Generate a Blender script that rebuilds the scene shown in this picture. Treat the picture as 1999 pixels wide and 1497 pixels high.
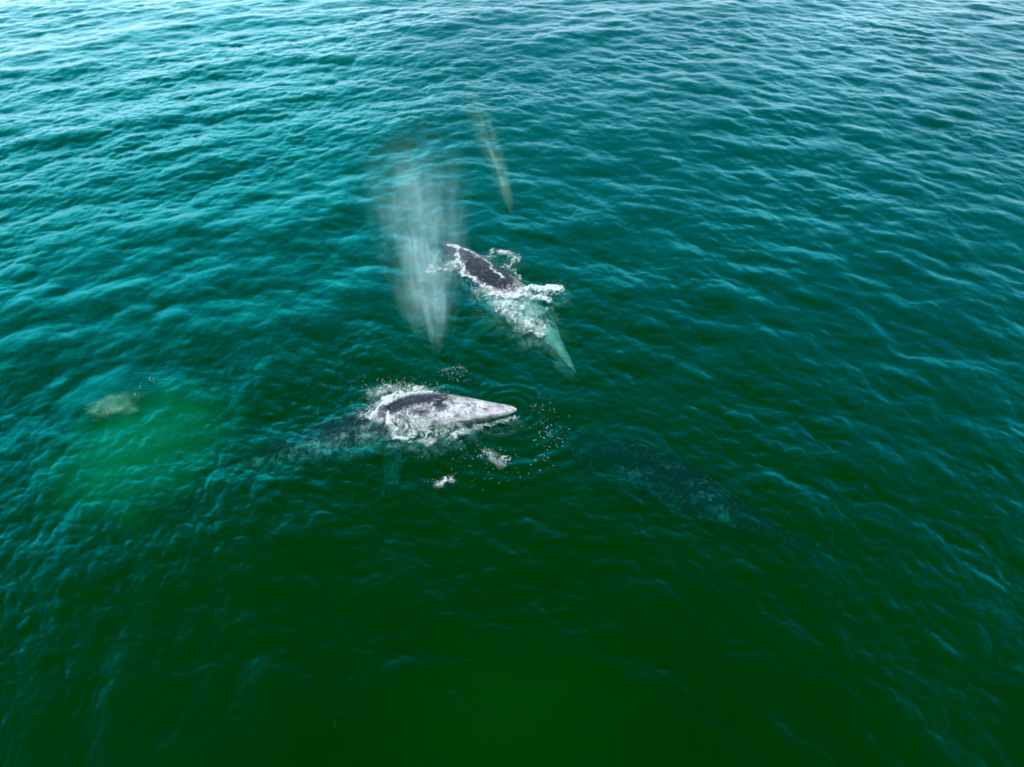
import bpy, bmesh, math, random
import numpy as np
from mathutils import Vector, Matrix
from mathutils.bvhtree import BVHTree

for o in list(bpy.data.objects):
    bpy.data.objects.remove(o)
S = bpy.context.scene
COL = S.collection
R = math.radians
rng = np.random.default_rng(11)
random.seed(5)

# ------------------------------------------------------------------ camera
CAM_H, PITCH, FPX, CX, CY = 18.0, R(41.0), 1333.0, 999.5, 748.5
cam_d = bpy.data.cameras.new('camera')
cam = bpy.data.objects.new('camera', cam_d)
COL.objects.link(cam)
cam.location = (0, 0, CAM_H)
cam.rotation_euler = (math.pi / 2 - PITCH, 0, 0)
cam_d.sensor_width = 36
cam_d.lens = 36 * FPX / 1999
cam_d.clip_end = 6000
S.camera = cam

# ------------------------------------------------------------------ sky, sun, exposure
SUN_EL, SUN_AZ = R(70), R(195)          # azimuth from +Y, clockwise: behind the camera
world = bpy.data.worlds.new('World')
S.world = world
world.use_nodes = True
wn, wl = world.node_tree.nodes, world.node_tree.links
wn.clear()
wout = wn.new('ShaderNodeOutputWorld')
bg = wn.new('ShaderNodeBackground')
sky = wn.new('ShaderNodeTexSky')
sky.sky_type = 'NISHITA'
sky.sun_disc = False
sky.sun_elevation = SUN_EL
sky.sun_rotation = SUN_AZ
sky.air_density = 1.0
sky.dust_density = 1.0
sky.ozone_density = 2.0
bg.inputs['Strength'].default_value = 0.15
# thin bright cloud: scattered, with a pale bank low on the left of the view
wtc = wn.new('ShaderNodeTexCoord')
wsx = wn.new('ShaderNodeSeparateXYZ'); wl.new(wtc.outputs['Generated'], wsx.inputs[0])
def wmath(op, a, b):
    nd = wn.new('ShaderNodeMath'); nd.operation = op
    for i, v in enumerate((a, b)):
        if isinstance(v, bpy.types.NodeSocket): wl.new(v, nd.inputs[i])
        else: nd.inputs[i].default_value = v
    return nd.outputs[0]
def wramp(v, a, b, hi=1.0):
    nd = wn.new('ShaderNodeMapRange'); nd.interpolation_type = 'SMOOTHSTEP'
    wl.new(v, nd.inputs[0]); nd.inputs[1].default_value = a; nd.inputs[2].default_value = b
    nd.inputs[3].default_value = 0; nd.inputs[4].default_value = hi
    return nd.outputs[0]
wnz = wn.new('ShaderNodeTexNoise'); wnz.inputs['Scale'].default_value = 3.0; wnz.inputs['Detail'].default_value = 5
wl.new(wtc.outputs['Generated'], wnz.inputs['Vector'])
low = wramp(wsx.outputs[2], .68, .05)
bank = wmath('MULTIPLY', wmath('MULTIPLY', wramp(wsx.outputs[0], .05, -.45), wramp(wsx.outputs[1], .1, .5)), low)
cl = wmath('MULTIPLY', wramp(wnz.outputs[0], .42, .68), wmath('ADD', wmath('MULTIPLY', low, .8), .2))
cm = wmath('MINIMUM', wmath('ADD', wmath('ADD', wmath('MULTIPLY', bank, .9), wramp(wsx.outputs[2], .34, .02, .5)), wmath('MULTIPLY', cl, .5)), 1.0)
wmx = wn.new('ShaderNodeMix'); wmx.data_type = 'RGBA'
wl.new(cm, wmx.inputs[0]); wl.new(sky.outputs[0], wmx.inputs[6])
wmx.inputs[7].default_value = (8.8, 10.9, 12.2, 1)
wl.new(wmx.outputs[2], bg.inputs['Color'])
wl.new(bg.outputs[0], wout.inputs['Surface'])

sun_d = bpy.data.lights.new('sun', 'SUN')
sun_d.energy = 2.3
sun_d.angle = R(0.5)
sun_d.color = (1.0, 0.95, 0.88)
sun = bpy.data.objects.new('sun', sun_d)
COL.objects.link(sun)
to_sun = Vector((math.sin(SUN_AZ) * math.cos(SUN_EL), math.cos(SUN_AZ) * math.cos(SUN_EL), math.sin(SUN_EL)))
sun.rotation_euler = to_sun.to_track_quat('Z', 'Y').to_euler()
sun.location = (0, -30, 60)

S.view_settings.view_transform = 'Standard'
S.view_settings.look = 'None'
S.view_settings.exposure = 0.6
S.view_settings.gamma = 1.0
S.render.engine = 'CYCLES'
S.cycles.use_denoising = True
S.cycles.max_bounces = 8
S.cycles.diffuse_bounces = 2
S.cycles.glossy_bounces = 2
S.cycles.volume_bounces = 1
S.cycles.transparent_max_bounces = 24
S.cycles.caustics_reflective = False
S.cycles.caustics_refractive = False


# ------------------------------------------------------------------ helpers
def at(px, py, z=0.0):
    """world point at height z seen at that point of the 1999 x 1497 photograph"""
    d = Vector(((px - CX) / FPX, math.cos(PITCH) - (py - CY) / FPX * math.sin(PITCH),
                -math.sin(PITCH) - (py - CY) / FPX * math.cos(PITCH)))
    return Vector((0, 0, CAM_H)) + d * ((z - CAM_H) / d.z)


def tag(o, label=None, cat=None, group=None, kind=None):
    if label: o['label'] = label
    if cat: o['category'] = cat
    if group: o['group'] = group
    if kind: o['kind'] = kind
    return o


def mesh_np(name, V, F, mat=None, parent=None, smooth=True):
    """mesh object from a vertex array and an (n,3) or (n,4) face array"""
    V = np.asarray(V, np.float32); F = np.asarray(F, np.int32)
    me = bpy.data.meshes.new(name)
    me.vertices.add(len(V)); me.vertices.foreach_set('co', V.ravel())
    k = F.shape[1]
    me.loops.add(F.size); me.loops.foreach_set('vertex_index', F.ravel())
    me.polygons.add(len(F))
    me.polygons.foreach_set('loop_start', np.arange(0, F.size, k, dtype=np.int32))
    me.polygons.foreach_set('loop_total', np.full(len(F), k, np.int32))
    me.update(calc_edges=True)
    if smooth:
        me.polygons.foreach_set('use_smooth', np.ones(len(F), bool))
    o = bpy.data.objects.new(name, me)
    COL.objects.link(o)
    if mat: me.materials.append(mat)
    if parent: o.parent = parent
    return o


def attr(o, name, arr):
    a = o.data.attributes.new(name, 'FLOAT', 'POINT')
    a.data.foreach_set('value', np.asarray(arr, np.float32).ravel())


_perm = np.random.default_rng(3).random((64, 256, 256)).astype(np.float32) * 2 - 1


def vnoise(x, y, seed=0):
    x = np.asarray(x, float) + seed * 17.31; y = np.asarray(y, float) - seed * 9.77
    xi = np.floor(x).astype(int); yi = np.floor(y).astype(int)
    fx = x - xi; fy = y - yi
    fx = fx * fx * fx * (fx * (fx * 6 - 15) + 10); fy = fy * fy * fy * (fy * (fy * 6 - 15) + 10)
    T = _perm[seed % 64]
    a = T[xi & 255, yi & 255]; b = T[(xi + 1) & 255, yi & 255]
    c = T[xi & 255, (yi + 1) & 255]; d = T[(xi + 1) & 255, (yi + 1) & 255]
    return (a * (1 - fx) + b * fx) * (1 - fy) + (c * (1 - fx) + d * fx) * fy


def fbm(x, y, seed=0, oct=4, gain=.5):
    s = 0; a = 1; n = 0
    for i in range(oct):
        s = s + a * vnoise(x * 2 ** i, y * 2 ** i, seed + i); n += a; a *= gain
    return s / n


def sstep(a, b, x):
    t = np.clip((np.asarray(x, float) - a) / (b - a), 0, 1)
    return t * t * (3 - 2 * t)


# ------------------------------------------------------------------ node helper
class NT:
    def __init__(self, name):
        self.m = bpy.data.materials.new(name)
        self.m.use_nodes = True
        self.n = self.m.node_tree.nodes; self.l = self.m.node_tree.links
        self.n.clear()
        self.out = self.n.new('ShaderNodeOutputMaterial')

    def add(self, typ, props=None, **ins):
        nd = self.n.new(typ)
        for k, v in (props or {}).items(): setattr(nd, k, v)
        for k, v in ins.items():
            key = int(k[1:]) if k[0] == 'i' and k[1:].isdigit() else k.replace('_', ' ')
            self.set(nd, key, v)
        return nd

    def set(self, nd, key, v):
        if isinstance(v, bpy.types.NodeSocket): self.l.new(v, nd.inputs[key])
        else: nd.inputs[key].default_value = v

    def math(self, op, a, b=0.0, clamp=False):
        return self.add('ShaderNodeMath', {'operation': op, 'use_clamp': clamp}, i0=a, i1=b).outputs[0]

    def mix(self, f, a, b, typ='RGBA', blend='MIX'):
        nd = self.n.new('ShaderNodeMix'); nd.data_type = typ; nd.blend_type = blend
        self.set(nd, 0, f)
        ia, ib, oo = {'RGBA': (6, 7, 2), 'FLOAT': (2, 3, 0)}[typ]
        self.set(nd, ia, a); self.set(nd, ib, b)
        return nd.outputs[oo]

    def ramp(self, v, a, b):
        return self.add('ShaderNodeMapRange', {'interpolation_type': 'SMOOTHSTEP'}, i0=v, i1=a, i2=b, i3=0.0, i4=1.0).outputs[0]

    def noise(self, vec, scale, detail=4.0, rough=.55, dist=0.0):
        return self.add('ShaderNodeTexNoise', None, Vector=vec, Scale=scale, Detail=detail, Roughness=rough, Distortion=dist).outputs[0]

    def attr(self, name):
        return self.add('ShaderNodeAttribute', {'attribute_name': name}).outputs['Fac']


# ------------------------------------------------------------------ sea surface
def fft_tile(L, N, seed, wind, peak, kmin, kmax, spread, iso, rms_slope, power=4.0):
    r = np.random.default_rng(seed)
    k1 = 2 * np.pi * np.fft.fftfreq(N, L / N)
    kx, ky = np.meshgrid(k1, k1, indexing='ij')
    k = np.hypot(kx, ky); k[0, 0] = 1
    ca = (kx * math.cos(wind) + ky * math.sin(wind)) / k
    D = np.abs(ca) ** spread * (1 - iso) + iso
    P = k ** -power * np.exp(-(2 * np.pi / peak / k) ** 2 * .75) * D
    P *= np.exp(-(k / kmax) ** 2) * (k > kmin); P[0, 0] = 0
    h = np.sqrt(P) * (r.normal(size=(N, N)) + 1j * r.normal(size=(N, N)))
    f = lambda z: np.fft.ifft2(z).real * N * N
    sx = f(1j * kx * h); sy = f(1j * ky * h)
    sc = rms_slope / math.sqrt((sx ** 2 + sy ** 2).mean())
    return L, N, f(h) * sc, f(1j * kx / k * h) * sc, f(1j * ky / k * h) * sc


def samp(tile, x, y, rot=0.0):
    L, N = tile[:2]
    c, s = math.cos(rot), math.sin(rot)
    u = (x * c + y * s) / L * N; v = (-x * s + y * c) / L * N
    i = np.floor(u).astype(int); j = np.floor(v).astype(int)
    fu = u - i; fv = v - j
    i0, i1, j0, j1 = i % N, (i + 1) % N, j % N, (j + 1) % N
    out = []
    for T in tile[2:]:
        out.append((T[i0, j0] * (1 - fu) + T[i1, j0] * fu) * (1 - fv) + (T[i0, j1] * (1 - fu) + T[i1, j1] * fu) * fv)
    h, dx, dy = out
    return h, dx * c - dy * s, dx * s + dy * c


W_A, W_B = R(128), R(46)       # travel directions of the two wave trains
T_A = fft_tile(83.0, 1024, 1, W_A, 5.0, .10, 10.0, 1.8, .10, .080)
T_B = fft_tile(83.0, 1024, 2, W_B, 3.8, .10, 10.0, 2.4, .08, .080)
T_L = fft_tile(120.0, 512, 6, R(120), 17.0, .05, 2.0, 4, .02, .045)              # long low swell
T_S = fft_tile(27.0, 1024, 4, 0, 1.0, 1.2, 45.0, 1.6, .14, .125, 3.2)   # ripples, turned to either train

slick = at(215, 775)           # smooth bulge at the left
snout1 = at(1006, 797)
LIPS = []                      # (x, y, radius, height)


def sea(x, y):
    """height and horizontal shift of the sea surface"""
    w = sstep(-11, 11, x + 17 - .6 * (y - 28) + 4 * fbm(x * .06, y * .06, 7, 2))
    wa, wb = np.sqrt(1 - w * .8), np.sqrt(.2 + w * .8)
    ha, xa, ya = samp(T_A, x, y); hb, xb, yb = samp(T_B, x + 31, y + 7)
    sa = samp(T_S, x, y, W_A); sb = samp(T_S, x + 5, y + 11, W_B)
    gu, gv = x * .77 + y * .64, -x * .64 + y * .77
    gust = .55 + .85 * sstep(-.4, .4, fbm(gu * .045, gv * .12, 21, 3))
    cal = np.ones_like(x)
    r = np.hypot(x - slick.x, (y - slick.y)) / 1.9
    cal -= .85 * np.exp(-r ** 4)
    r1 = np.hypot(x - (snout1.x + .3), y - (snout1.y - 1.2)) / 3.4
    cal -= .45 * np.exp(-r1 ** 4)
    near = sstep(6, 19, np.hypot(x * .6, y))          # calmer, wind-sheltered slick in front
    sm = cal * gust * (.62 + .38 * near)
    bg_ = (.45 + .55 * cal) * (.85 + .15 * near)
    hl, xl, yl = samp(T_L, x, y)
    h = hl * (.4 + .6 * wa) + bg_ * (wa * ha + wb * hb) + sm * (wa * sa[0] + wb * sb[0])
    dx = bg_ * (wa * xa + wb * xb) + sm * (wa * sa[1] + wb * sb[1])
    dy = bg_ * (wa * ya + wb * yb) + sm * (wa * sa[2] + wb * sb[2])
    # smooth domed upwelling with a rim
    h = h + .16 * np.exp(-r ** 2 * 1.3) - .03 * np.exp(-((r - 1.05) / .22) ** 2) + .02 * np.exp(-((r - 1.35) / .16) ** 2)
    # rings spreading from the snout of the front whale
    d = np.hypot(x - snout1.x + .2, y - snout1.y)
    ang = np.arctan2(y - snout1.y, x - snout1.x)
    h = h + .022 * np.sin(d * 2 * np.pi / .42) * np.exp(-((d - 1.0) / .75) ** 2) * sstep(-1.2, .3, np.cos(ang - .3))
    h = h + .02 * np.sin(d * 2 * np.pi / .7 + .6 * fbm(x, y, 31, 2)) * np.exp(-((d - 3.0) / 1.1) ** 2) * sstep(.2, .9, np.cos(ang + 1.4))
    for (lx, ly, lr, lh) in LIPS:
        h = h + lh * np.exp(-((x - lx) ** 2 + (y - ly) ** 2) / lr ** 2)
    return h, dx, dy


def build_sea():
    ys = [-60, -30, -12, -4, 0, 2.5]
    y = 3.6
    while y < 88:
        ys.append(y); y += .030 + .0030 * y
    st = .32
    while y < 1500:
        ys.append(y); st *= 1.09; y += st
    ys.append(1500.)
    ys = np.array(ys)
    nc = 1300
    u = np.linspace(-1, 1, nc)
    hw = 17 + .82 * np.maximum(ys, 0)
    X = hw[:, None] * u[None, :]; Y = np.repeat(ys[:, None], nc, 1)
    h, dx, dy = sea(X, Y)
    fade = sstep(160, 60, Y) * sstep(2.4, 4.0, Y)
    chop = 1.25 * fade
    far = sstep(70, 130, Y)
    h = h * np.where(Y > 60, 1 - far, 1) * sstep(-5, 4, Y)
    X2 = X - chop * dx * 1.0; Y2 = Y - chop * dy * 1.0
    V = np.stack([X2, Y2, h], -1).reshape(-1, 3)
    nr = len(ys)
    idx = np.arange(nr * nc).reshape(nr, nc)
    F = np.stack([idx[:-1, :-1], idx[:-1, 1:], idx[1:, 1:], idx[1:, :-1]], -1).reshape(-1, 4)
    # closed body of water: the border goes down to a flat bed
    border = np.concatenate([idx[0, :], idx[1:, -1], idx[-1, -2::-1], idx[-2:0:-1, 0]])
    nb = len(border); base = len(V)
    VB = V[border].copy(); VB[:, 2] = -30
    Vc = np.array([[0, 400, -30.]])
    V = np.concatenate([V, VB, Vc])
    nx = np.roll(np.arange(nb), -1)
    side = np.stack([border, base + np.arange(nb), base + nx, border[nx]], -1)
    F = np.concatenate([F, side])
    me_o = mesh_np('water', V, F)
    bm = bmesh.new(); bm.from_mesh(me_o.data)
    bm.verts.ensure_lookup_table()
    c = bm.verts[base + nb]
    for i in range(nb):
        bm.faces.new((bm.verts[base + (i + 1) % nb], bm.verts[base + i], c))
    bm.to_mesh(me_o.data); bm.free()
    return me_o, V[:nr * nc], F[:(nr - 1) * (nc - 1)]


# water material: mirror of the sky by Fresnel over clear, absorbing green water
m = NT('sea_water')
tc = m.add('ShaderNodeTexCoord').outputs['Object']
mp = m.add('ShaderNodeMapping', None, Vector=tc, Rotation=(0, 0, R(20)), Scale=(.7, 1.5, 1))
n1 = m.noise(mp.outputs[0], 5.0, 6.0, .6, .4)
bump = m.add('ShaderNodeBump', None, Strength=.35, Distance=.05, Height=n1)
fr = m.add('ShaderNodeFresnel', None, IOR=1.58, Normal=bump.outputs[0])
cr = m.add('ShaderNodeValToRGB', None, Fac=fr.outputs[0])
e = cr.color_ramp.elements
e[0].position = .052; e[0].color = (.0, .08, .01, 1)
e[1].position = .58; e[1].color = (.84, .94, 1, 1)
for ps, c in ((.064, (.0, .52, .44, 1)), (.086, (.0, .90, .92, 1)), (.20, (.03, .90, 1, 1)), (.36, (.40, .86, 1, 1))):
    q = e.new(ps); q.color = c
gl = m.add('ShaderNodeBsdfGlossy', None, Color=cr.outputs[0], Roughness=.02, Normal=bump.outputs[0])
tr = m.add('ShaderNodeBsdfTransparent', None, Color=(1, 1, 1, 1))
mx = m.add('ShaderNodeMixShader', None, i0=fr.outputs[0], i1=tr.outputs[0], i2=gl.outputs[0])
m.l.new(mx.outputs[0], m.out.inputs['Surface'])
SIG_S = (.0005, .096, .003)
SIG_A = (1.5, .42, .52)
DA = max(SIG_A); DS = max(SIG_S)
va = m.add('ShaderNodeVolumeAbsorption', None, Color=tuple(1 - a / DA for a in SIG_A) + (1,), Density=DA)
vs = m.add('ShaderNodeVolumeScatter', None, Color=tuple(a / DS for a in SIG_S) + (1,), Density=DS, Anisotropy=.0)
ad = m.add('ShaderNodeAddShader', None, i0=va.outputs[0], i1=vs.outputs[0])
m.l.new(ad.outputs[0], m.out.inputs['Volume'])
M_WATER = m.m
M_WATER.cycles.homogeneous_volume = True


# ------------------------------------------------------------------ whales
ST = np.array([  # t from snout, half width, top, bottom
    [0.00, .05, .03, .05], [.012, .20, .10, .18], [.04, .36, .20, .38], [.08, .50, .32, .58], [.12, .64, .44, .74],
    [.165, .80, .60, .92], [.19, .88, .64, 1.0], [.25, 1.06, .76, 1.15], [.33, 1.22, .92, 1.28], [.43, 1.25, 1.0, 1.28],
    [.53, 1.14, .95, 1.14], [.63, .92, .82, .90], [.72, .66, .66, .66], [.80, .44, .50, .46], [.87, .29, .38, .32],
    [.93, .19, .28, .22], [.97, .13, .18, .14], [1.0, .06, .06, .06]])


def smooth_interp(t, col):
    x = ST[:, 0]; y = ST[:, col]
    d = np.gradient(y, x)
    i = np.clip(np.searchsorted(x, t) - 1, 0, len(x) - 2)
    h = x[i + 1] - x[i]; s = (t - x[i]) / h
    return ((1 + 2 * s) * (1 - s) ** 2 * y[i] + s * (1 - s) ** 2 * h * d[i] + s * s * (3 - 2 * s) * y[i + 1] + s * s * (s - 1) * h * d[i + 1])


def catmull(P, n=160):
    P = [2 * P[0] - P[1]] + P + [2 * P[-1] - P[-2]]
    pts = []
    for k in range(1, len(P) - 2):
        p0, p1, p2, p3 = P[k - 1:k + 3]
        for q in range(40):
            t = q / 40
            pts.append(.5 * (2 * p1 + (p2 - p0) * t + (2 * p0 - 5 * p1 + 4 * p2 - p3) * t * t + (3 * p1 - p0 - 3 * p2 + p3) * t ** 3))
    pts.append(P[-2])
    A = np.array([tuple(p) for p in pts])
    s = np.concatenate([[0], np.cumsum(np.linalg.norm(np.diff(A, axis=0), axis=1))])
    u = np.linspace(0, s[-1], n)
    return np.stack([np.interp(u, s, A[:, i]) for i in range(3)], 1), s[-1]


def wing(bm, root, outline, up, thick):
    """flat tapered limb: list of (leading point, trailing point) stations, lens-shaped section"""
    rings = []
    for (a, b, th) in outline:
        ring = []
        for q in range(12):
            an = 2 * math.pi * q / 12
            c = .5 + .5 * math.cos(an)
            p = a.lerp(b, c) + up * (math.sin(an) * th * (1.25 - .8 * c))
            ring.append(bm.verts.new(p))
        rings.append(ring)
    for r0, r1 in zip(rings, rings[1:]):
        for q in range(12):
            bm.faces.new((r0[q], r0[(q + 1) % 12], r1[(q + 1) % 12], r1[q]))
    bm.faces.new(rings[0][::-1]); bm.faces.new(rings[-1])


def make_whale(label, ctrl, girth, roll, mat, flip=(1, 1), droop=.35, flip_t=.30, slim=None):
    P = [at(*c) for c in ctrl]
    C, L = catmull(P)
    n = len(C); t = np.linspace(0, 1, n)
    T = np.gradient(C, axis=0); T /= np.linalg.norm(T, axis=1)[:, None]
    Z = np.array([0, 0, 1.])
    Rt = np.cross(T, Z); Rt /= np.linalg.norm(Rt, axis=1)[:, None]
    U = np.cross(Rt, T)
    rl = np.interp(t, [0, .35, 1], roll) if isinstance(roll, (list, tuple)) else np.full(n, roll)
    cr, sr = np.cos(rl)[:, None], np.sin(rl)[:, None]
    Rt, U = Rt * cr + U * sr, U * cr - Rt * sr
    w, zt, zb = (smooth_interp(t, i) * girth for i in (1, 2, 3))
    if slim:
        k_ = np.interp(t, *slim); w, zt, zb = w * k_, zt * k_, zb * k_
    # knuckles along the tail stock
    zt = zt + girth * .05 * np.maximum(0, np.sin((t - .70) * 2 * np.pi / .035)) * ((t > .70) & (t < .93))
    bm = bmesh.new()
    m_ = 40
    an = np.linspace(0, 2 * np.pi, m_, endpoint=False)
    ca, sa = np.cos(an), np.sin(an)
    rings = []
    for i in range(n):
        p = np.interp(t[i], [0, .05, .17, .3], [1.0, 1.35, 1.25, 1.0])
        cw = np.where(sa > 0, np.sign(ca) * np.abs(ca) ** p, ca)
        sz = np.where(sa > 0, sa * zt[i], sa * zb[i])
        V = C[i] + Rt[i] * (cw * w[i])[:, None] + U[i] * sz[:, None]
        rings.append([bm.verts.new(v) for v in V])
    for r0, r1 in zip(rings, rings[1:]):
        for q in range(m_):
            bm.faces.new((r0[q], r1[q], r1[(q + 1) % m_], r0[(q + 1) % m_]))
    bm.faces.new(rings[0]); bm.faces.new(rings[-1][::-1])
    V3 = lambda a: Vector(a)
    # flippers
    for sd, on in zip((-1, 1), flip):
        if not on: continue
        i = int(flip_t * n)
        c, f, r_, u_ = V3(C[i]), V3(-T[i]), V3(Rt[i]) * sd, V3(U[i])
        root = c + r_ * w[i] * .82 - u_ * zb[i] * .45
        out = (r_ * math.cos(droop) - u_ * math.sin(droop)).normalized()
        nrm = (u_ * math.cos(droop) + r_ * math.sin(droop)).normalized()
        st = []
        for s_, ch, sw in ((-.12, .42, 0), (.1, .46, -.02), (.3, .50, -.12), (.55, .44, -.30), (.8, .28, -.52), (.95, .14, -.68), (1.0, .04, -.75)):
            q = root + out * (2.1 * s_ * girth) + f * (sw * girth)
            st.append((q + f * ch * girth, q - f * ch * girth, .10 * girth * (1 - .7 * max(s_, 0))))
        wing(bm, root, st, nrm, .1)
    # flukes
    c, f, r0_, u_ = V3(C[-3]), V3(-T[-3]), V3(Rt[-3]), V3(U[-3])
    for sd in (-1, 1):
        r_ = r0_ * sd
        st = []
        for s_, a_, b_ in ((-.06, .55, -.18), (.1, .42, -.30), (.3, .22, -.42), (.55, -.02, -.48), (.8, -.28, -.52), (.95, -.48, -.58), (1.0, -.60, -.62)):
            q = c + r_ * (1.5 * s_ * girth)
            st.append((q + f * a_ * girth, q + f * b_ * girth, .07 * girth * (1 - .7 * max(s_, 0)) + .01))
        wing(bm, c, st, u_, .06)
    bmesh.ops.recalc_face_normals(bm, faces=bm.faces)
    me = bpy.data.meshes.new('tmp'); bm.to_mesh(me); bm.free()
    tmp = bpy.data.objects.new('tmp', me); COL.objects.link(tmp)
    md = tmp.modifiers.new('fuse', 'REMESH'); md.mode = 'VOXEL'; md.voxel_size = .042; md.use_smooth_shade = True
    sm = tmp.modifiers.new('soft', 'SMOOTH'); sm.factor = .5; sm.iterations = 3
    dg = bpy.context.evaluated_depsgraph_get(); dg.update()
    me2 = bpy.data.meshes.new_from_object(tmp.evaluated_get(dg))
    bpy.data.objects.remove(tmp); bpy.data.meshes.remove(me)
    co = np.empty(len(me2.vertices) * 3, np.float32); me2.vertices.foreach_get('co', co); co = co.reshape(-1, 3)
    # body coordinates: along, across, up
    best = np.full(len(co), 1e9); bi = np.zeros(len(co), int)
    for i in range(0, n, 1):
        d = ((co - C[i]) ** 2).sum(1)
        mk = d < best; best[mk] = d[mk]; bi[mk] = i
    rel = co - C[bi]
    up = (rel * U[bi]).sum(1) / np.maximum(zt[bi], .05); ac = (rel * Rt[bi]).sum(1) / np.maximum(w[bi], .05)
    mid = Vector(C[n // 3])
    me2.transform(Matrix.Translation(-mid))
    o = bpy.data.objects.new('grey_whale', me2); COL.objects.link(o); o.location = mid
    me2.name = 'grey_whale'
    me2.materials.clear(); me2.materials.append(mat)
    me2.polygons.foreach_set('use_smooth', np.ones(len(me2.polygons), bool))
    attr(o, 'along', bi / (n - 1)); attr(o, 'up', up); attr(o, 'across', ac)
    tag(o, label, 'whale', 'grey whales swimming together at the surface')
    print('whale length', round(L, 1), len(me2.vertices))
    bv = BVHTree.FromPolygons([tuple(v) for v in co.tolist()], [tuple(p.vertices) for p in me2.polygons])
    fr_ = dict(C=C, T=T, R=Rt, U=U, w=w, zt=zt, zb=zb, n=n, mid=mid, girth=girth, bvh=bv)
    return o, fr_


def skin(name, dark, pale, cover, head_cover, dorsal, seed, rough=.30, bh=.2, dors_up=(.70, 1.0), dors_t=(.24, .18), head_t=(.36, .16), spec=.3, spk=.6, belly_shade=.0):
    """mottled wet whale skin: dark slate, pale scars and barnacle patches thicker on the head"""
    m = NT(name)
    tc = m.add('ShaderNodeTexCoord').outputs['Object']
    off = m.add('ShaderNodeVectorMath', {'operation': 'ADD'}, i0=tc, i1=(seed * 3.1, seed * 1.7, seed)).outputs[0]
    al, up = m.attr('along'), m.attr('up')
    big = m.noise(off, .9, 4, .6, .4); mid = m.noise(off, 2.8, 6, .75, .3); fine = m.noise(off, 9, 5, .8, .2)
    tiny = m.noise(off, 30, 3, .7)
    s = m.math('ADD', m.math('MULTIPLY', big, .35), m.math('ADD', m.math('MULTIPLY', mid, .40), m.math('MULTIPLY', fine, .45)))
    head = m.ramp(m.math('ADD', al, m.math('MULTIPLY', m.math('SUBTRACT', big, .5), .1)), *head_t)
    cov = m.math('SUBTRACT', m.mix(head, cover, head_cover, 'FLOAT'), m.math('MULTIPLY', m.ramp(up, .25, -.35), belly_shade))  # fewer pale marks low on the body: underside shade put into the skin colour
    ub = m.math('ADD', up, m.math('MULTIPLY', m.math('SUBTRACT', mid, .5), .5))
    dr = m.math('MULTIPLY', m.ramp(ub, *dors_up), m.math('SUBTRACT', 1.0, m.ramp(al, *dors_t)))
    cov = m.math('SUBTRACT', cov, m.math('MULTIPLY', dr, dorsal))
    f = m.ramp(m.math('ADD', s, m.math('SUBTRACT', m.math('MULTIPLY', cov, 1.0), 1.10)), -.10, .11)
    vor = m.add('ShaderNodeTexVoronoi', None, Vector=off, Scale=.95)
    edge = m.math('MULTIPLY', m.noise(off, 7, 4, .7), .22)
    sp = m.math('MULTIPLY', m.ramp(m.math('ADD', vor.outputs['Distance'], edge), .33, .22), m.math('SUBTRACT', 1.0, m.ramp(up, .6, .85)))
    f = m.math('MAXIMUM', f, m.math('MULTIPLY', sp, .9))
    speck = m.ramp(m.math('ADD', m.math('MULTIPLY', tiny, .65), m.math('MULTIPLY', fine, .35)), .535, .60)
    f = m.math('MAXIMUM', f, m.math('MULTIPLY', m.math('MULTIPLY', speck, m.ramp(mid, .46, .60)), spk))
    # dark wet skin round the blowholes
    bx = m.math('ABSOLUTE', m.math('SUBTRACT', al, bh))
    bl = m.math('MULTIPLY', m.ramp(m.math('ADD', bx, m.math('MULTIPLY', m.math('SUBTRACT', mid, .5), .13)), .026, .004), m.ramp(m.math('ADD', ub, m.math('MULTIPLY', m.math('SUBTRACT', fine, .5), .6)), .45, .85))
    f = m.math('MULTIPLY', f, m.math('SUBTRACT', 1.0, m.math('MULTIPLY', bl, .95)))
    # dark pits and scratches in the pale skin
    pit = m.ramp(m.math('ADD', m.math('MULTIPLY', tiny, .6), m.math('MULTIPLY', fine, .5)), .50, .40)
    f = m.math('MULTIPLY', f, m.math('SUBTRACT', 1.0, m.math('MULTIPLY', pit, .65)))
    mth = m.math('MULTIPLY', m.ramp(m.math('ABSOLUTE', m.math('ADD', up, m.math('MULTIPLY', al, 3.0))), .07, .03), m.ramp(al, .19, .17))
    f = m.math('MULTIPLY', f, m.math('SUBTRACT', 1.0, m.math('MULTIPLY', mth, .7)))
    tint = m.mix(m.ramp(m.math('ADD', m.math('MULTIPLY', mid, .5), m.math('MULTIPLY', tiny, .5)), .35, .62), pale[0], pale[1])
    dk = m.mix(m.ramp(fine, .4, .65), dark, tuple(c * 1.7 for c in dark[:3]) + (1,))
    colr = m.mix(f, dk, tint)
    hgt = m.math('ADD', m.math('MULTIPLY', f, .5), m.math('ADD', m.math('MULTIPLY', fine, .6), m.math('ADD', m.math('MULTIPLY', mid, 1.2), m.math('MULTIPLY', tiny, .4))))
    b = m.add('ShaderNodeBump', None, Strength=.8, Distance=.05, Height=hgt)
    rg = m.mix(f, rough, .7, 'FLOAT')
    p = m.add('ShaderNodeBsdfPrincipled', None, Base_Color=colr, Roughness=rg, Normal=b.outputs[0])
    p.inputs['IOR'].default_value = 1.33
    p.inputs['Specular IOR Level'].default_value = spec
    m.l.new(p.outputs[0], m.out.inputs['Surface'])
    return m.m


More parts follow.
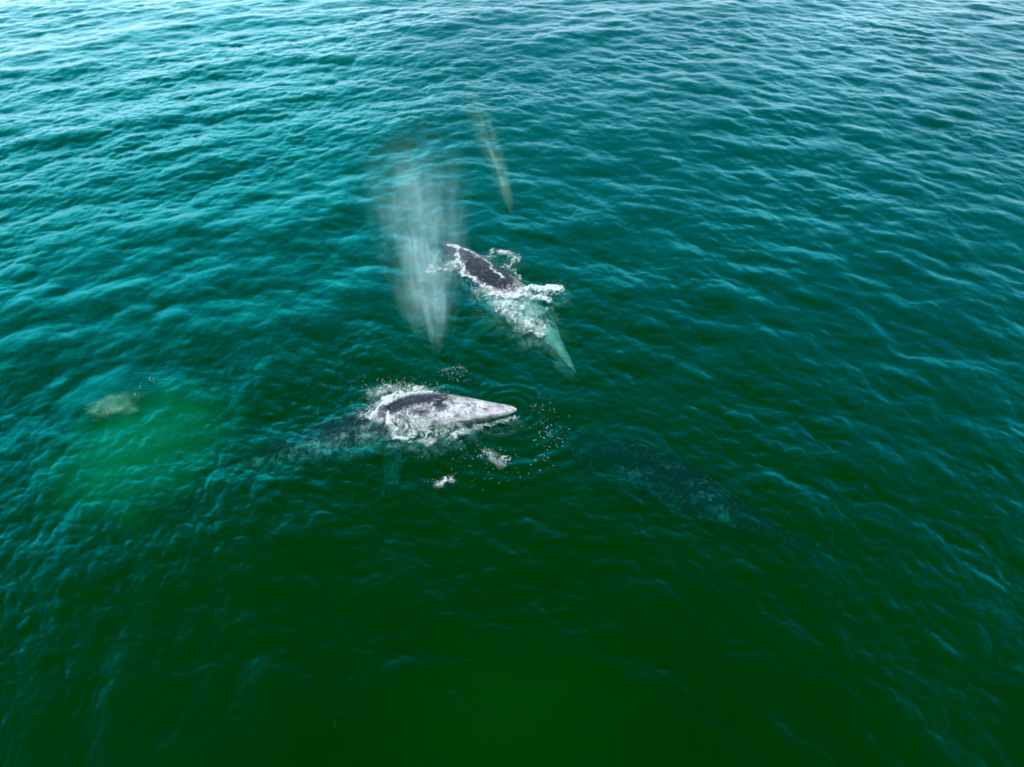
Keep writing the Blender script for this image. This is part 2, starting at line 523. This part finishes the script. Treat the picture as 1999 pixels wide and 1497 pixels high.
M_SK1 = skin('front_whale_skin', (.006, .010, .018, 1), ((.13, .125, .125, 1), (.68, .74, .72, 1)), .48, .60, .34, 1, bh=.205,
             dors_up=(.86, 1.03), spk=.3, dors_t=(.36, .14), head_t=(.34, .10))
M_SK2 = skin('rear_whale_skin', (.008, .012, .020, 1), ((.20, .22, .22, 1), (.84, .86, .76, 1)), .44, .60, .22, 5, rough=.2, spk=.2, dors_t=(.42, .30), head_t=(.46, .34))
M_SK3 = skin('submerged_whale_skin', (.006, .018, .030, 1), ((.03, .10, .15, 1), (.27, .44, .50, 1)), .43, .42, .04, 9, rough=.9, spec=.0, spk=.25, belly_shade=.3)

w1, F1 = make_whale('barnacled grey whale with its pale mottled head raised out of the water, nearest the camera',
                    [(1010, 799, -.02), (960, 799, -.02), (900, 799, -.04), (830, 804, -.16), (760, 827, -.76), (680, 856, -1.10),
                     (600, 878, -1.22), (510, 904, -1.6), (430, 925, -2.3), (370, 940, -3.4)], 0.88, [R(-14), R(-8), 0], M_SK1, (1, 1), .8, .37)
w2, F2 = make_whale('grey whale swimming behind with its dark back awash and white foam over its head',
                    [(1125, 728, -.85), (1095, 684, -.80), (1062, 642, -.80), (1012, 600, -.86), (955, 558, -.72), (905, 518, -.62),
                     (855, 490, -.72), (805, 472, -1.0), (756, 458, -1.7)], .95, 0, M_SK2, (1, 1), .5, .36,
                    ([0, .05, .14, .20, .33], [.35, .42, .55, .8, 1]))
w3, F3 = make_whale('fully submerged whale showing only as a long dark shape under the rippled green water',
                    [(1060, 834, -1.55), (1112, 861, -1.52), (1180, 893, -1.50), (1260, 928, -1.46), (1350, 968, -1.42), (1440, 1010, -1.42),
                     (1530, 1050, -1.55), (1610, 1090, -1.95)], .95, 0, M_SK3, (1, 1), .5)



def blowholes(o, F, t, mat):
    """two slits with raised lips on the crown of the head"""
    i = int(t * F['n']); g = F['girth']
    f, r_, u_ = Vector(-F['T'][i]), Vector(F['R'][i]), Vector(F['U'][i])
    for sd in (-1, 1):
        V, Fc = [], []
        for a in range(20):
            for b in range(8):
                s_ = a / 19 * 2 - 1; an = 2 * math.pi * b / 8
                wd = .055 * g * (1 - s_ * s_) ** .5 + .004
                off = f * (s_ * .30 * g) + r_ * (sd * (.10 + .07 * (1 - s_) * .5) * g + wd * math.cos(an)) + u_ * (wd * .9 * math.sin(an))
                p0 = Vector(F['C'][i]) + off
                hit = F['bvh'].ray_cast(p0 + u_ * 3, -u_)[0]
                base = (hit - Vector(F['C'][i])).dot(u_) if hit else F['zt'][i]
                V.append(p0 + u_ * (base - .02 * g) - o.location)
        for a in range(19):
            for b in range(8):
                Fc.append((a * 8 + b, a * 8 + (b + 1) % 8, (a + 1) * 8 + (b + 1) % 8, (a + 1) * 8 + b))
        mesh_np('blowhole', [tuple(v) for v in V], Fc, mat, o)


m = NT('blowhole_skin')
p = m.add('ShaderNodeBsdfPrincipled', None, Base_Color=(.012, .012, .015, 1), Roughness=.3)
m.l.new(p.outputs[0], m.out.inputs['Surface'])
blowholes(w1, F1, .205, m.m)

sea_o, SV, SF = build_sea()
sea_o.data.materials.append(M_WATER)
tag(sea_o, kind='structure')


# ------------------------------------------------------------------ foam, spray and bubbles lying on the water
_k = (np.abs(SV[:, 0]) < 22) & (SV[:, 1] > 6) & (SV[:, 1] < 60)
_f = SF[_k[SF].all(1)]
_u, _inv = np.unique(_f, return_inverse=True)
SEA_BVH = BVHTree.FromPolygons([tuple(v) for v in SV[_u].tolist()], [tuple(q) for q in _inv.reshape(-1, 4).tolist()])
WHALE_BVH = [F1['bvh'], F2['bvh'], F3['bvh']]
DOWN = Vector((0, 0, -1))


def top_z(x, y, whales=True):
    h = SEA_BVH.ray_cast(Vector((x, y, 5)), DOWN)[0]
    z = h.z if h else 0.0
    if whales:
        for b in WHALE_BVH:
            h = b.ray_cast(Vector((x, y, 5)), DOWN)[0]
            if h and h.z > z: z = h.z
    return z


def stroke_density(X, Y, strokes):
    """strokes: (list of photo points, half width in metres, weight)"""
    D = np.zeros_like(X)
    for pts, rad, wt in strokes:
        g = [at(p[0], p[1], .15) for p in pts]
        if len(g) == 1: g = g + [g[0] + Vector((.01, 0, 0))]
        best = np.full(X.shape, 1e9)
        for a, b in zip(g, g[1:]):
            ab = b - a; L2 = ab.x ** 2 + ab.y ** 2 + 1e-9
            t = np.clip(((X - a.x) * ab.x + (Y - a.y) * ab.y) / L2, 0, 1)
            best = np.minimum(best, np.hypot(X - a.x - t * ab.x, Y - a.y - t * ab.y))
        D = np.maximum(D, wt * (1 - sstep(.15, 1.0, best / rad)))
    return D


m = NT('foam')
al = m.attr('cover')
df = m.add('ShaderNodeBsdfDiffuse', None, Color=(.66, .77, .73, 1))
tl = m.add('ShaderNodeBsdfTranslucent', None, Color=(.52, .68, .64, 1))
a1 = m.add('ShaderNodeMixShader', None, i0=.25, i1=df.outputs[0], i2=tl.outputs[0])
t1 = m.add('ShaderNodeBsdfTransparent')
a2 = m.add('ShaderNodeMixShader', None, i0=al, i1=t1.outputs[0], i2=a1.outputs[0])
m.l.new(a2.outputs[0], m.out.inputs['Surface'])
M_FOAM = m.m

OCT_V = np.array([[1, 0, 0], [-1, 0, 0], [0, 1, 0], [0, -1, 0], [0, 0, 1], [0, 0, -1]], float)
OCT_F = np.array([[0, 2, 4], [2, 1, 4], [1, 3, 4], [3, 0, 4], [2, 0, 5], [1, 2, 5], [3, 1, 5], [0, 3, 5]])


def beads(P, rad):
    P = np.asarray(P); n = len(P)
    r = np.asarray(rad).reshape(n, 1, -1)
    V = P[:, None, :] + OCT_V[None] * r
    F = OCT_F[None] + 6 * np.arange(n)[:, None, None]
    return V.reshape(-1, 3), F.reshape(-1, 3)


def foam(name, label, cat, strokes, scale=1.6, puff=.0, seed=0, cell=.022, drops=0, lace=1.2, under=.0, kind=None, drop_h=.3, group=None):
    g = [at(p[0], p[1], .15) for st in strokes for p in st[0]]
    rm = max(st[1] for st in strokes) + .1
    x0, x1 = min(p.x for p in g) - rm, max(p.x for p in g) + rm
    y0, y1 = min(p.y for p in g) - rm, max(p.y for p in g) + rm
    X, Y = np.meshgrid(np.arange(x0, x1, cell), np.arange(y0, y1, cell), indexing='ij')
    wx = .22 * fbm(X * 2.2, Y * 2.2, seed + 9, 3); wy = .22 * fbm(X * 2.2, Y * 2.2, seed + 14, 3)
    D = stroke_density(X + wx, Y + wy, strokes)
    r1 = 1 - np.abs(fbm((X + wx * 1.5) * scale * 1.2, (Y + wy * 1.5) * scale, seed, 3)) * 2.6
    r2 = 1 - np.abs(fbm((X + wx) * scale * 3.1, (Y + wy) * scale * 2.7, seed + 5, 3)) * 2.4
    br = fbm(X * 7, Y * 7, seed + 20, 3) + .45 * fbm(X * 19, Y * 19, seed + 24, 2)
    rid = np.maximum(r1, .85 * r2)
    A = .95 * sstep(-.1, .75, D - lace * (1 - rid) - .30 + .5 * br)
    A = np.clip(A * np.clip(.45 + D * .5, 0, 1), 0, 1)
    film = .38 * sstep(.25, 1.1, D) * sstep(-.25, .45, fbm(X * 2.3, Y * 2.3, seed + 40, 4) + .6 * fbm(X * 9, Y * 5, seed + 44, 3))
    A = np.maximum(A, film)
    keep = A > .02
    fill = np.zeros_like(keep)
    for dx_ in (-1, 0, 1):
        for dy_ in (-1, 0, 1):
            fill |= np.roll(np.roll(keep, dx_, 0), dy_, 1)
    Z = np.zeros_like(X)
    ii = np.argwhere(fill)
    for i, j in ii:
        Z[i, j] = top_z(X[i, j], Y[i, j])
    lump = np.clip(D - .7, 0, 1)
    Z = Z + .012 + .02 * A + puff * lump * (.55 + .9 * fbm(X * 3.2, Y * 3.2, seed + 30, 4) + .5 * np.abs(fbm(X * 9, Y * 9, seed + 33, 2)))
    cellk = fill[:-1, :-1] & fill[1:, :-1] & fill[1:, 1:] & fill[:-1, 1:]
    ids = np.full(X.shape, -1); n = 0
    used = np.zeros_like(fill)
    for a, b in ((0, 0), (1, 0), (1, 1), (0, 1)):
        used[a:a + cellk.shape[0], b:b + cellk.shape[1]] |= cellk
    ids[used] = np.arange(used.sum())
    q = np.stack([ids[:-1, :-1][cellk], ids[1:, :-1][cellk], ids[1:, 1:][cellk], ids[:-1, 1:][cellk]], -1)
    V = np.stack([X[used], Y[used], Z[used]], -1); cov = A[used]
    F = np.concatenate([q[:, [0, 1, 2]], q[:, [0, 2, 3]]])
    if under > 0:      # milky aerated water just below
        c2 = cell * 2.5
        X2, Y2 = np.meshgrid(np.arange(x0 - .3, x1 + .3, c2), np.arange(y0 - .3, y1 + .3, c2), indexing='ij')
        st2 = [(p, r * 1.35 + .1, w) for p, r, w in strokes]
        D2 = stroke_density(X2 + .3 * fbm(X2 * 1.3, Y2 * 1.3, seed + 2, 3), Y2 + .3 * fbm(X2 * 1.3, Y2 * 1.3, seed + 3, 3), st2)
        A2 = np.clip(under * np.clip(D2, 0, 1.3) * (.55 + 1.1 * fbm(X2 * 2.4, Y2 * 2.4, seed + 4, 4) + .9 * fbm(X2 * 7, Y2 * 7, seed + 6, 2)), 0, .85)
        i2 = np.arange(X2.size).reshape(X2.shape) + len(V)
        q2 = np.stack([i2[:-1, :-1], i2[1:, :-1], i2[1:, 1:], i2[:-1, 1:]], -1)
        mk = (A2[:-1, :-1] + A2[1:, 1:] + A2[1:, :-1] + A2[:-1, 1:]) > .01
        q2 = q2[mk]
        Z2 = np.full(X2.shape, -.5)
        for i, j in np.argwhere(A2 > .003): Z2[i, j] = top_z(X2[i, j], Y2[i, j], False) - .38
        V = np.concatenate([V, np.stack([X2.ravel(), Y2.ravel(), Z2.ravel()], -1)]); cov = np.concatenate([cov, A2.ravel()])
        F = np.concatenate([F, q2[:, [0, 1, 2]], q2[:, [0, 2, 3]]])
    if drops:
        r = np.random.default_rng(seed + 100)
        prob = (D * (D > .05)).ravel() ** .8; prob /= prob.sum()
        pick = r.choice(prob.size, drops, p=prob)
        px = X.ravel()[pick] + r.normal(0, .16, drops); py = Y.ravel()[pick] + r.normal(0, .16, drops)
        pz = np.array([top_z(a, b) for a, b in zip(px, py)]) + .01 + r.random(drops) ** 2.5 * drop_h
        rad = .006 + .016 * r.random(drops) ** 2.5
        V2, F2_ = beads(np.stack([px, py, pz], -1), rad)
        F = np.concatenate([F, F2_ + len(V)]); V = np.concatenate([V, V2]); cov = np.concatenate([cov, np.ones(len(V2))])
    mid = V.mean(0)
    o = mesh_np(name, V - mid, F, M_FOAM); o.location = mid
    attr(o, 'cover', cov)
    tag(o, label, cat, group, kind)
    return o


foam('splash', 'white splash thrown up behind the raised back of the front whale', 'splash',
     [([(747, 777), (772, 764)], .55, 1.55), ([(730, 808), (742, 792), (764, 776)], .24, 1.4), ([(803, 766), (822, 766)], .32, 1.5),
      ([(742, 796), (775, 782), (800, 776), (850, 771)], .13, 1.5), ([(812, 750)], .30, 1.15), ([(790, 750), (855, 766)], .55, .85),
      ([(705, 802), (735, 800), (740, 780)], .60, .95), ([(735, 757), (765, 748), (800, 750)], .62, .75)],
     scale=1.7, puff=.20, seed=3, drops=700, under=.35, drop_h=.45)
foam('foam_wash', 'lacy white foam washing along the near flank of the front whale', 'foam',
     [([(752, 806), (760, 822), (776, 846), (806, 852)], .22, 1.35), ([(775, 828), (800, 836), (840, 840)], .75, .95),
      ([(800, 852), (840, 856)], .40, .9), ([(840, 842), (880, 840), (905, 834)], .50, .95), ([(880, 834), (940, 826), (985, 814), (1005, 806)], .30, .85),
      ([(735, 814), (718, 806)], .35, .9), ([(800, 822), (900, 824)], .35, .75)],
     scale=2.0, puff=.08, seed=8, drops=180, under=.3, drop_h=.12, kind='stuff')
foam('splash', 'broad white splash over the head of the rear whale, spreading to its right', 'splash',
     [([(965, 568), (1000, 572), (1035, 562), (1085, 560)], .55, 1.5), ([(1030, 572), (1066, 582)], .42, 1.2), ([(1060, 575), (1090, 568)], .55, .9),
      ([(975, 585), (1015, 610), (1045, 630)], 1.25, .92), ([(935, 560), (975, 595)], .7, .85), ([(1045, 645), (1065, 640)], .45, 1.05), ([(1070, 600)], .5, .6), ([(1072, 652), (1098, 688), (1112, 708)], .26, .45)],
     scale=1.3, puff=.16, seed=15, drops=500, under=.3, drop_h=.4)
foam('foam_ring', 'thin white foam ring curling round the dark back of the rear whale', 'foam',
     [([(880, 476), (896, 486), (893, 508), (906, 530), (935, 547), (960, 556)], .28, 1.1), ([(882, 474), (912, 490), (950, 512), (985, 544)], .2, 1.0),
      ([(935, 503), (965, 488), (1000, 490), (1006, 502), (985, 516)], .55, .82), ([(850, 522), (885, 512)], 1.0, .78), ([(1003, 525), (1012, 535)], .4, .85)],
     scale=1.6, puff=.05, seed=22, drops=160, under=.2, drop_h=.15, kind='stuff')
foam('foam_fleck', 'small fleck of white foam on dark water below the front whale, lower one', 'foam',
     [([(857, 935), (874, 932)], .46, .95)], scale=3.4, puff=.02, cell=.016, lace=1.5, seed=31, drops=40, under=.0, group='loose foam flecks by the front whale')
foam('foam_fleck', 'small fleck of lacy foam below the snout of the front whale', 'foam',
     [([(955, 884), (978, 892)], .55, .92)], scale=3.2, puff=.02, cell=.016, lace=1.5, seed=36, drops=60, under=.0, group='loose foam flecks by the front whale')
foam('glint_foam', 'thin white foam put in for the glints on the near edge of the tan muddy patch', 'glint_foam',
     [([(198, 800), (212, 798), (226, 793)], .22, .62)], scale=2.6, puff=.03, seed=41, drops=30, under=.0, kind='stuff')  # glints along the muddy patch painted as bits of white foam


m = NT('bubble')
p = m.add('ShaderNodeBsdfDiffuse', None, Color=(.46, .70, .62, 1))
m.l.new(p.outputs[0], m.out.inputs['Surface'])
M_BUB = m.m


def bubbles(name, label, strokes, n, seed, rmin=.006, rmax=.026):
    r = np.random.default_rng(seed)
    P = []
    for pts, rad, share in strokes:
        g = [at(p[0], p[1], 0) for p in pts]
        for _ in range(int(n * share)):
            k = r.integers(0, max(1, len(g) - 1)); a = g[k]; b = g[min(k + 1, len(g) - 1)]
            p = a.lerp(b, r.random())
            x = p.x + r.normal(0, rad * .5); y = p.y + r.normal(0, rad * .5)
            P.append((x, y, top_z(x, y) + .006))
    P = np.array(P)
    rad = rmin + (rmax - rmin) * r.random(len(P)) ** 2.2
    V, F = beads(P, np.stack([rad * 1.2, rad * 1.2, rad * .6], -1))
    mid = V.mean(0)
    o = mesh_np(name, V - mid, F, M_BUB); o.location = mid
    attr(o, 'cover', np.full(len(V), 1.0))
    return tag(o, label, 'bubbles', kind='stuff')


bubbles('bubbles', 'curved trail of small white bubbles ahead of the front whale', [([(1042, 778), (1062, 795), (1072, 815)], .5, .25),
        ([(1068, 822), (1074, 862)], .75, .55), ([(1070, 865), (1064, 892), (1040, 915)], .5, .2)], 200, 51, .004, .022)
bubbles('bubbles', 'loose bubbles speckling the water below and behind the front whale', [([(870, 880), (960, 870)], 1.6, .35), ([(880, 905), (1000, 910)], 1.2, .3),
        ([(640, 735), (760, 720)], 2.6, .35)], 260, 52, .004, .016)
bubbles('bubbles', 'low mound of fine bubbles between the spout and the front whale', [([(866, 722), (878, 715), (900, 714), (912, 721)], .16, .5),
        ([(870, 725), (905, 730)], .55, .5)], 170, 53, .005, .018)
bubbles('bubbles', 'few bubbles beside the smooth bulge at the left', [([(285, 745), (300, 760)], .5, .7), ([(268, 772)], .12, .3)], 22, 54)

# ------------------------------------------------------------------ tan patch of stirred mud under the smooth bulge
m = NT('tan_mud')
tc = m.add('ShaderNodeTexCoord').outputs['Object']
nz = m.noise(tc, 2.2, 5, .6, .6)
cc = m.mix(nz, (.30, .38, .22, 1), (.54, .62, .40, 1))
p = m.add('ShaderNodeBsdfDiffuse', None, Color=cc)
t1 = m.add('ShaderNodeBsdfTransparent')
a2 = m.add('ShaderNodeMixShader', None, i0=m.attr('cover'), i1=t1.outputs[0], i2=p.outputs[0])
m.l.new(a2.outputs[0], m.out.inputs['Surface'])
c0 = at(213, 776)
nr_, na_ = 40, 120
rr, aa = np.meshgrid(np.linspace(0, 1, nr_), np.linspace(0, 2 * np.pi, na_, endpoint=False), indexing='ij')
edge = 1 + .3 * fbm(np.cos(aa) * 1.6, np.sin(aa) * 1.6, 40, 4) * 2
X = c0.x + rr * edge * np.cos(aa) * 1.35; Y = c0.y + rr * edge * np.sin(aa) * .95
Z = np.array([top_z(a, b, False) for a, b in zip(X.ravel(), Y.ravel())]).reshape(X.shape) - .32 - .06 * rr ** 2 + .01 * fbm(X * 2, Y * 2, 44, 3)
cov = (1 - sstep(.38, 1.0, rr + .32 * fbm(X * 2.5, Y * 2.5, 45, 4))) * (.46 + .45 * fbm(X * 3, Y * 3, 46, 3))
idx = np.arange(nr_ * na_).reshape(nr_, na_); nxt = np.roll(idx, -1, 1)
F = np.stack([idx[:-1], idx[1:], nxt[1:], nxt[:-1]], -1).reshape(-1, 4)
V = np.stack([X, Y, Z], -1).reshape(-1, 3); mid = np.array(c0) * (1, 1, 0)
o = mesh_np('mud_patch', V - mid, F, m.m); o.location = mid
attr(o, 'cover', np.clip(cov, 0, 1).ravel())
tag(o, 'tan patch of stirred mud under the smooth round bulge of water at the left', 'mud patch', kind='stuff')


# ------------------------------------------------------------------ volumes: silt clouds in the water, blows in the air
def ellipsoid(name, c, rad, mat):
    bm = bmesh.new()
    bmesh.ops.create_icosphere(bm, subdivisions=3, radius=1)
    bmesh.ops.scale(bm, vec=rad, verts=bm.verts)
    me = bpy.data.meshes.new(name); bm.to_mesh(me); bm.free(); me.materials.append(mat)
    o = bpy.data.objects.new(name, me); COL.objects.link(o); o.location = c
    return o


def silt(label, c, rad, dens, seed, colr=(.03, .97, .28, 1)):
    m = NT('silt_' + str(seed))
    tc = m.add('ShaderNodeTexCoord').outputs['Object']
    q = m.add('ShaderNodeVectorMath', {'operation': 'DIVIDE'}, i0=tc, i1=rad).outputs[0]
    ln = m.add('ShaderNodeVectorMath', {'operation': 'LENGTH'}, i0=q).outputs['Value']
    nz = m.noise(tc, .9, 4, .6, .3)
    d = m.math('MULTIPLY', m.ramp(m.math('ADD', ln, m.math('MULTIPLY', m.math('SUBTRACT', nz, .5), .9)), .98, .1), dens)
    v = m.add('ShaderNodeVolumeScatter', None, Color=colr, Density=d)
    m.l.new(v.outputs[0], m.out.inputs['Volume'])
    o = ellipsoid('silt_cloud', c, rad, m.m)
    return tag(o, label, 'silt cloud', kind='stuff')


c = at(285, 870, -.9); silt('bright green cloud of silt in the water below the tan patch', (c.x, c.y, -.95), (4.2, 4.8, .9), 1.35, 1)
c = at(1010, 1400, -1.2); silt('broad faint green murk deep in the dark foreground water', (c.x, c.y, -1.3), (5.4, 3.8, 1.2), .11, 2, (.02, .97, .03, 1))


def blow(label, base, top, r0, r1, dens, color, seed, streak=4.0, power=.7, flat=1.0):
    ax = top - base; L = ax.length
    m = NT('blow_mist_' + str(seed))
    tc = m.add('ShaderNodeTexCoord').outputs['Object']
    sp = m.add('ShaderNodeSeparateXYZ', None, Vector=tc)
    u = m.math('DIVIDE', sp.outputs[2], L)
    Rd = m.math('ADD', r0, m.math('MULTIPLY', m.math('POWER', m.math('MAXIMUM', u, .0001), power), r1 - r0))
    rx = m.math('DIVIDE', sp.outputs[0], Rd); ry = m.math('DIVIDE', sp.outputs[1], m.math('MULTIPLY', Rd, flat))
    rad = m.math('SQRT', m.math('ADD', m.math('MULTIPLY', rx, rx), m.math('MULTIPLY', ry, ry)))
    cv = m.add('ShaderNodeCombineXYZ', None, X=m.math('MULTIPLY', rx, 1.0), Y=m.math('MULTIPLY', ry, .6), Z=m.math('MULTIPLY', u, .9))
    off = m.add('ShaderNodeVectorMath', {'operation': 'ADD'}, i0=cv.outputs[0], i1=(seed * 2.3, seed, 0)).outputs[0]
    nz = m.math('ADD', m.math('MULTIPLY', m.noise(off, streak, 3, .5, .2), .6), m.math('MULTIPLY', m.noise(off, streak * 3.1, 3, .6, .3), .4))
    cv2 = m.add('ShaderNodeCombineXYZ', None, X=rx, Y=ry, Z=m.math('MULTIPLY', u, 7))
    nb = m.noise(cv2.outputs[0], 1.3, 5, .7, .8)
    body = m.ramp(m.math('ADD', rad, m.math('MULTIPLY', m.math('SUBTRACT', nb, .5), 1.3)), .9, .1)
    prof = m.math('MULTIPLY', m.ramp(m.math('ADD', u, m.math('MULTIPLY', m.math('SUBTRACT', nz, .5), .12)), .0, .13), m.ramp(m.math('ADD', u, m.math('MULTIPLY', m.math('SUBTRACT', nb, .5), .5)), 1.0, .62))
    fall = m.math('ADD', .35, m.math('MULTIPLY', m.math('POWER', m.math('SUBTRACT', 1.0, u, True), 2.0), 1.3))
    d = m.math('MULTIPLY', m.math('MULTIPLY', body, prof), m.math('MULTIPLY', fall, m.math('MULTIPLY', m.math('MULTIPLY', m.ramp(nz, .38, .70), m.math('ADD', .15, m.math('MULTIPLY', m.ramp(nb, .42, .62), 1.1))), dens)))
    side = m.ramp(rad, .22, .5)
    lim = m.ramp(m.math('ADD', u, m.math('MULTIPLY', m.math('SUBTRACT', nz, .5), .25)), .07, .24)
    d = m.math('MULTIPLY', d, m.math('SUBTRACT', 1.0, m.math('MULTIPLY', side, m.math('SUBTRACT', 1.0, lim))))
    v = m.add('ShaderNodeVolumeScatter', None, Color=color, Density=d, Anisotropy=0.0)
    m.l.new(v.outputs[0], m.out.inputs['Volume'])
    m.m.cycles.volume_step_rate = .35
    nr, na = 14, 24
    V = []
    for i in range(nr):
        uu = i / (nr - 1); rr_ = (r0 + (r1 - r0) * max(uu, .0001) ** power) * 1.02
        for k in range(na):
            a = 2 * math.pi * k / na
            V.append((rr_ * math.cos(a), rr_ * math.sin(a) * flat, uu * L))
    V += [(0, 0, 0), (0, 0, L)]
    F = []
    for i in range(nr - 1):
        for k in range(na):
            a, b = i * na + k, i * na + (k + 1) % na
            F += [(a, b, b + na), (a, b + na, a + na)]
    for k in range(na):
        F.append((nr * na, (k + 1) % na, k)); F.append((nr * na + 1, (nr - 1) * na + k, (nr - 1) * na + (k + 1) % na))
    o = mesh_np('whale_spout', V, F, m.m, smooth=True)
    o.location = base
    o.rotation_mode = 'QUATERNION'
    o.rotation_quaternion = ax.to_track_quat('Z', 'Y')
    return tag(o, label, 'spout', 'spouts of misty breath over the whales')


blow('broad white spout of breath drifting across the tail of the rear whale', at(852, 692, .35), at(803, 270, 4.6), .2, 4.0, .98, (.55, .95, .85, 1), 1, 3.0, .52)
blow('faint narrow spout with rainbow light painted as a plain yellow-green tint, beyond the rear whale', at(1004, 424, .35), at(910, 150, 4.2), .3, 1.3, .75, (.60, .97, .50, 1), 2, 2.0, .6)  # rainbow light put into the mist colour as one even tint

# ------------------------------------------------------------------ scrap of weed in the dark foreground
m = NT('weed')
tc = m.add('ShaderNodeTexCoord').outputs['Object']
cc = m.mix(m.noise(tc, 14, 3), (.003, .05, .006, 1), (.008, .10, .012, 1))
p = m.add('ShaderNodeBsdfPrincipled', None, Base_Color=cc, Roughness=.9)
p.inputs['Specular IOR Level'].default_value = .1
m.l.new(p.outputs[0], m.out.inputs['Surface'])
pts = [at(650, 1396), at(651, 1400), at(649, 1405), at(651, 1409), at(654, 1413)]
C_, L_ = catmull([Vector(p_) for p_ in pts], 40)
V, F = [], []
for i in range(40):
    wv = .018 + .014 * abs(math.sin(i * .55))
    for q in range(6):
        a = 2 * math.pi * q / 6
        V.append((C_[i, 0] + wv * math.cos(a), C_[i, 1] + .2 * wv * math.cos(a), top_z(C_[i, 0], C_[i, 1]) - .3 + .012 * math.sin(a)))
for i in range(39):
    for q in range(6):
        F.append((i * 6 + q, i * 6 + (q + 1) % 6, (i + 1) * 6 + (q + 1) % 6, (i + 1) * 6 + q))
V = np.array(V); mid = V.mean(0)
o = mesh_np('floating_weed', V - mid, F, m.m); o.location = mid
tag(o, 'small scrap of green weed floating in the dark foreground', 'seaweed')
